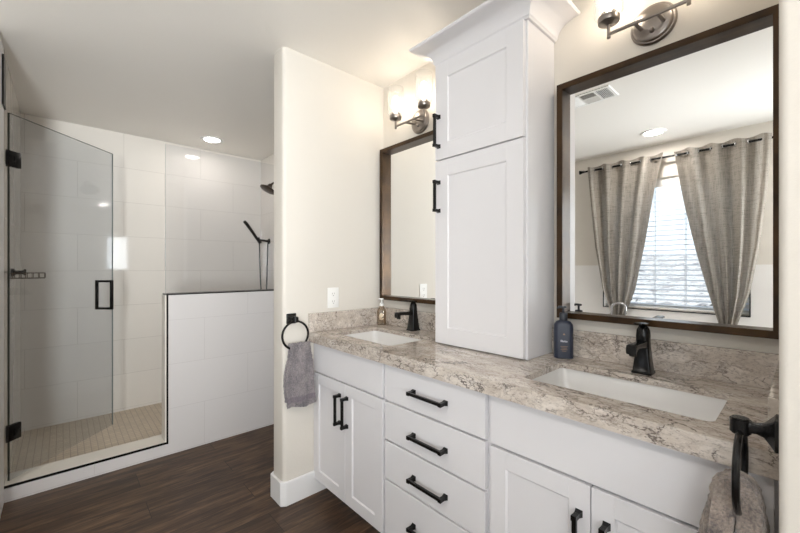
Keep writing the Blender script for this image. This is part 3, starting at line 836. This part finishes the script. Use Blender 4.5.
# ================================================================ seen in the mirror: vent, curtains, blinds, tub
v = thing('ceiling_vent', 'white louvred air vent in the ceiling, seen in the mirror', 'vent', (.865, -1.145, H))
vf = MB(); vf.frame(-.15, .15, -.10, .10, .022, -.008, 0, .002); vf.bm.transform(Matrix.Rotation(PI/2, 4, 'X') @ Matrix.Scale(-1, 4, (0,1,0)))
for f_ in vf.bm.faces: f_.normal_flip()
zmin = min(q.co.z for q in vf.bm.verts); zmax = max(q.co.z for q in vf.bm.verts)
vf.bm.transform(Matrix.Translation((0,0,-zmax)))
vf.box(-.055,-.045,-.08,.08,-.007,0).box(.045,.055,-.08,.08,-.007,0).box(-.05,.05,-.004,.004,-.007,0)
vf.build('frame', M['plastic'], v, smooth=False)
MB().box(-.13,.13,-.08,.08,-.0015,0).build('duct', M['slot'], v, smooth=False)
lv = MB()
for k in range(7):
    xx = .061+k*.010; T = Matrix.Translation((xx,0,-.005)) @ Matrix.Rotation(.7, 4, 'Y'); lv.box(-.005,.005,-.078,.078,-.0006,.0006, mat=T)
    T = Matrix.Translation((-xx,0,-.005)) @ Matrix.Rotation(-.7, 4, 'Y'); lv.box(-.005,.005,-.078,.078,-.0006,.0006, mat=T)
    for sg in (-1,1):
        T = Matrix.Translation((0,sg*(.010+k*.010),-.005)) @ Matrix.Rotation(-sg*.5, 4, 'X'); lv.box(-.045,.045,-.005,.005,-.0006,.0006, mat=T)
lv.build('louvers', M['plastic'], v, smooth=False)

RY, RZ = YO+.085, 2.285
rod = thing('curtain_rod', 'dark metal curtain rod above the window', 'curtain rod', (1.0, RY, RZ))
MB().cyl((-.72,0,0),(.86,0,0),.0095).build('pole', M['black'], rod)
for sx in (-.72, .86):
    sgn = -1 if sx < 0 else 1
    MB().lathe([(.009,0),(.014,.004),(.011,.012),(.017,.03),(.022,.045),(.001,.046)], (sx,0,0), 'X' if sgn > 0 else '-X', 20).build('finial', M['black'], rod)
for sx in (-.68, .82):
    MB().box(sx-.006,sx+.006,-.0845,-.006,-.006,.004).box(sx-.012,sx+.012,-.0848,-.080,-.03,.03).build('bracket', M['black'], rod)

def curtain(label, top, rows, n, ph):
    """rows: (z, xl, xr); waves along the rod at the top, gathered towards the foot"""
    c = thing('curtain', label, 'curtain', ((top[0]+top[1])/2, RY, rows[-1][0]), 0, 'grommet top curtains')
    NU, NV = 150, 70; b = bmesh.new(); G = []
    zt = rows[0][0]; zb = rows[-1][0]
    for j in range(NV+1):
        z = zt+(zb-zt)*j/NV
        for (za, la, ra), (zc, lc, rc) in zip(rows, rows[1:]):
            if za >= z >= zc-1e-9:
                t = (za-z)/(za-zc); xl = la+(lc-la)*t; xr = ra+(rc-ra)*t; break
        q = (zt-z)/(zt-zb)
        row = []
        for i in range(NU+1):
            u = i/NU
            w = math.sin(2*PI*n*u+ph)
            amp = .034*(1-q*.35)
            y = amp*w*(1+.25*math.sin(9*u+3*q)) + .010*q*math.sin(2*PI*n*2.3*u+1.3+4*q)
            z2 = z + (.012*math.cos(2*PI*n*u*1.0+ph+.8)*(1-q)**6)
            row.append(b.verts.new((xl+(xr-xl)*u - c.location.x, y, z2 - c.location.z)))
        G.append(row)
    for j in range(NV):
        for i in range(NU): b.faces.new((G[j][i], G[j][i+1], G[j+1][i+1], G[j+1][i]))
    mb = MB(); mb._merge(b)
    mb.build('cloth', M['curtain'], c)
    # grommets where the cloth crosses the rod
    gr = []
    for k in range(2*n):
        u = (k*PI-ph)/(2*PI*n)
        while u < 0.01: u += 1/n
        x = top[0]+(top[1]-top[0])*u
        if not any(abs(x-q) < .01 for q in gr): gr.append(x)
    for x in gr:
        ring = [(x-c.location.x, .021*math.cos(a), RZ-c.location.z+.021*math.sin(a)) for a in [2*PI*k/20 for k in range(20)]]
        MB().tube(ring, .0035, 6, True).build('grommet', M['chrome'], c)
    return c
curtain('grey linen curtain gathered at the foot, on the left of the window in the mirror', (.322,.985), [(2.325,.322,.985),(2.0,.349,.916),(1.5,.395,.838),(1.05,.465,.755),(.82,.541,.678),(.70,.585,.640),(.60,.585,.645)], 4, .6)
curtain('grey linen curtain gathered at the foot, on the right of the window in the mirror', (1.065,1.692), [(2.325,1.065,1.692),(1.85,1.137,1.662),(1.42,1.22,1.62),(1.05,1.305,1.562),(.80,1.370,1.490),(.70,1.395,1.465),(.60,1.395,1.47)], 4, 2.4)

# blinds inside the window recess
bl = thing('window_blind', 'white horizontal slat blind in the curtained window', 'blind', (1.0025, YO-.055, WZ0))
bw = (WX1-WX0)/2-.006; bh = WZ1-WZ0
MB().box(-bw,bw,-.026,.026,bh-.05,bh-.001,.003).box(-bw,bw,.026,.034,bh-.085,bh-.001,.002).build('headrail', M['plastic'], bl)
sl = MB(); nz = 25
for k in range(nz):
    zz = .045+k*(bh-.12)/(nz-1)
    sl.box(-bw,bw,-.024,.024,-.0013,.0013, mat=Matrix.Translation((0,0,zz)) @ Matrix.Rotation(-.20, 4, 'X'))
sl.build('slats', M['slat'], bl, smooth=False)
MB().box(-bw,bw,-.024,.024,.004,.020,.003).build('bottom_rail', M['plastic'], bl)
ld = MB()
for xx in (-.36,-.12,.12,.36):
    for yy in (-.025,.025): ld.box(xx-.002,xx+.002,yy-.0008,yy+.0008,.01,bh-.05)
ld.build('ladder_cords', M['slat'], bl, smooth=False)

# tub below the window with its filler
tb = thing('bathtub', 'white bathtub in its deck below the window', 'bathtub', (.45, -2.30, 0))
secs = []
hx, hy = 1.24, .325
for z, k, r in ((0,0,.01),(.54,0,.01),(.55,.004,.012)):
    secs.append([(q[0],q[1],z) for q in rpoly(-hx+k,hx-k,-hy+k,hy-k,r,6)])
for z, k, r in ((.55,.13,.12),(.53,.14,.12),(.25,.19,.1),(.17,.24,.06)):
    secs.append([(q[0],q[1],z) for q in rpoly(-hx+k+.15,hx-k-.15,-hy+k-.04,hy-k+.02,min(r,hy-k-.01),6)])
MB().loft(secs).build('tub_shell', M['porcelain'], tb)
MB().lathe([(.001,.171),(.03,.171),(.03,.174),(.001,.176)], (.6,0,0)).build('drain', M['chrome'], tb)
tf = thing('tub_filler', 'arched chrome tub filler standing in front of the curtain', 'faucet', (.576, -2.46, .5505))
pts = [(0,0,.0),(0,0,.05),(0,0,.26),(0,0,.325)]
for k in range(1,13):
    a = PI*k/12; pts.append((.063-.063*math.cos(a), .0, .325+.05*math.sin(a)))
pts += [(.126,0,.30),(.126,0,.27)]
MB().tube(pts, .0115, 14).build('spout', M['chrome'], tf)
MB().lathe([(.001,0),(.03,0),(.03,.006),(.014,.02),(.001,.02)], n=24).build('base', M['chrome'], tf)

# ================================================================ outdoors beyond the windows
b = bmesh.new()
NX, NY = 60, 60; G = []
for j in range(NY+1):
    row = []
    for i in range(NX+1):
        x = -14+32*i/NX; y = -3.1-20*(j/NY)**1.6
        z = -.25 + .055*max(0, -3.4-y)**1.25 + .10*noise.noise((x*.6, y*.6, .3)) * min(1, (-3.1-y)/2)
        row.append(b.verts.new((x, y, z)))
    G.append(row)
for j in range(NY):
    for i in range(NX): b.faces.new((G[j][i], G[j][i+1], G[j+1][i+1], G[j+1][i]))
bmesh.ops.recalc_face_normals(b, faces=b.faces[:])
mb = MB(); mb._merge(b); gd = mb.build('ground', M['gravel']); gd['kind'] = 'structure'; gd['label'] = 'pale gravel slope outside the window'
for k, (x, y, r) in enumerate(((-.2,-6.5,.55),(.9,-7.6,.7),(1.9,-6.2,.5),(3.0,-8.3,.8),(-1.6,-8.8,.8),(1.3,-10.5,.9))):
    z0 = -.25 + .055*max(0, -3.4-y)**1.25
    b = bmesh.new()
    for q in range(420):
        d = Vector((random.gauss(0,1), random.gauss(0,1), abs(random.gauss(0,1))))
        d.normalize(); p = d*r*random.uniform(.45,1); p.z *= .8
        s_ = random.uniform(.03,.07); a = Vector((random.gauss(0,1),random.gauss(0,1),random.gauss(0,1))).normalized(); c_ = a.orthogonal().normalized()
        b.faces.new([b.verts.new(p+s_*w) for w in (a, c_*.5, -a, -c_*.5)])
    for q in range(9):
        aa = q*.7; tip = Vector((math.cos(aa)*r*.5, math.sin(aa)*r*.5, r*.6))
        b.faces.new([b.verts.new(w) for w in (Vector((-.01,0,-.05)), Vector((.01,0,-.05)), tip)])
    mb = MB(); mb._merge(b)
    o = mb.build('shrub', M['leaf'], smooth=False, loc=(x, y, z0))
    tag(o, 'loose grey green desert shrub on the gravel slope outside the window', 'shrub', 'shrubs outside the window')
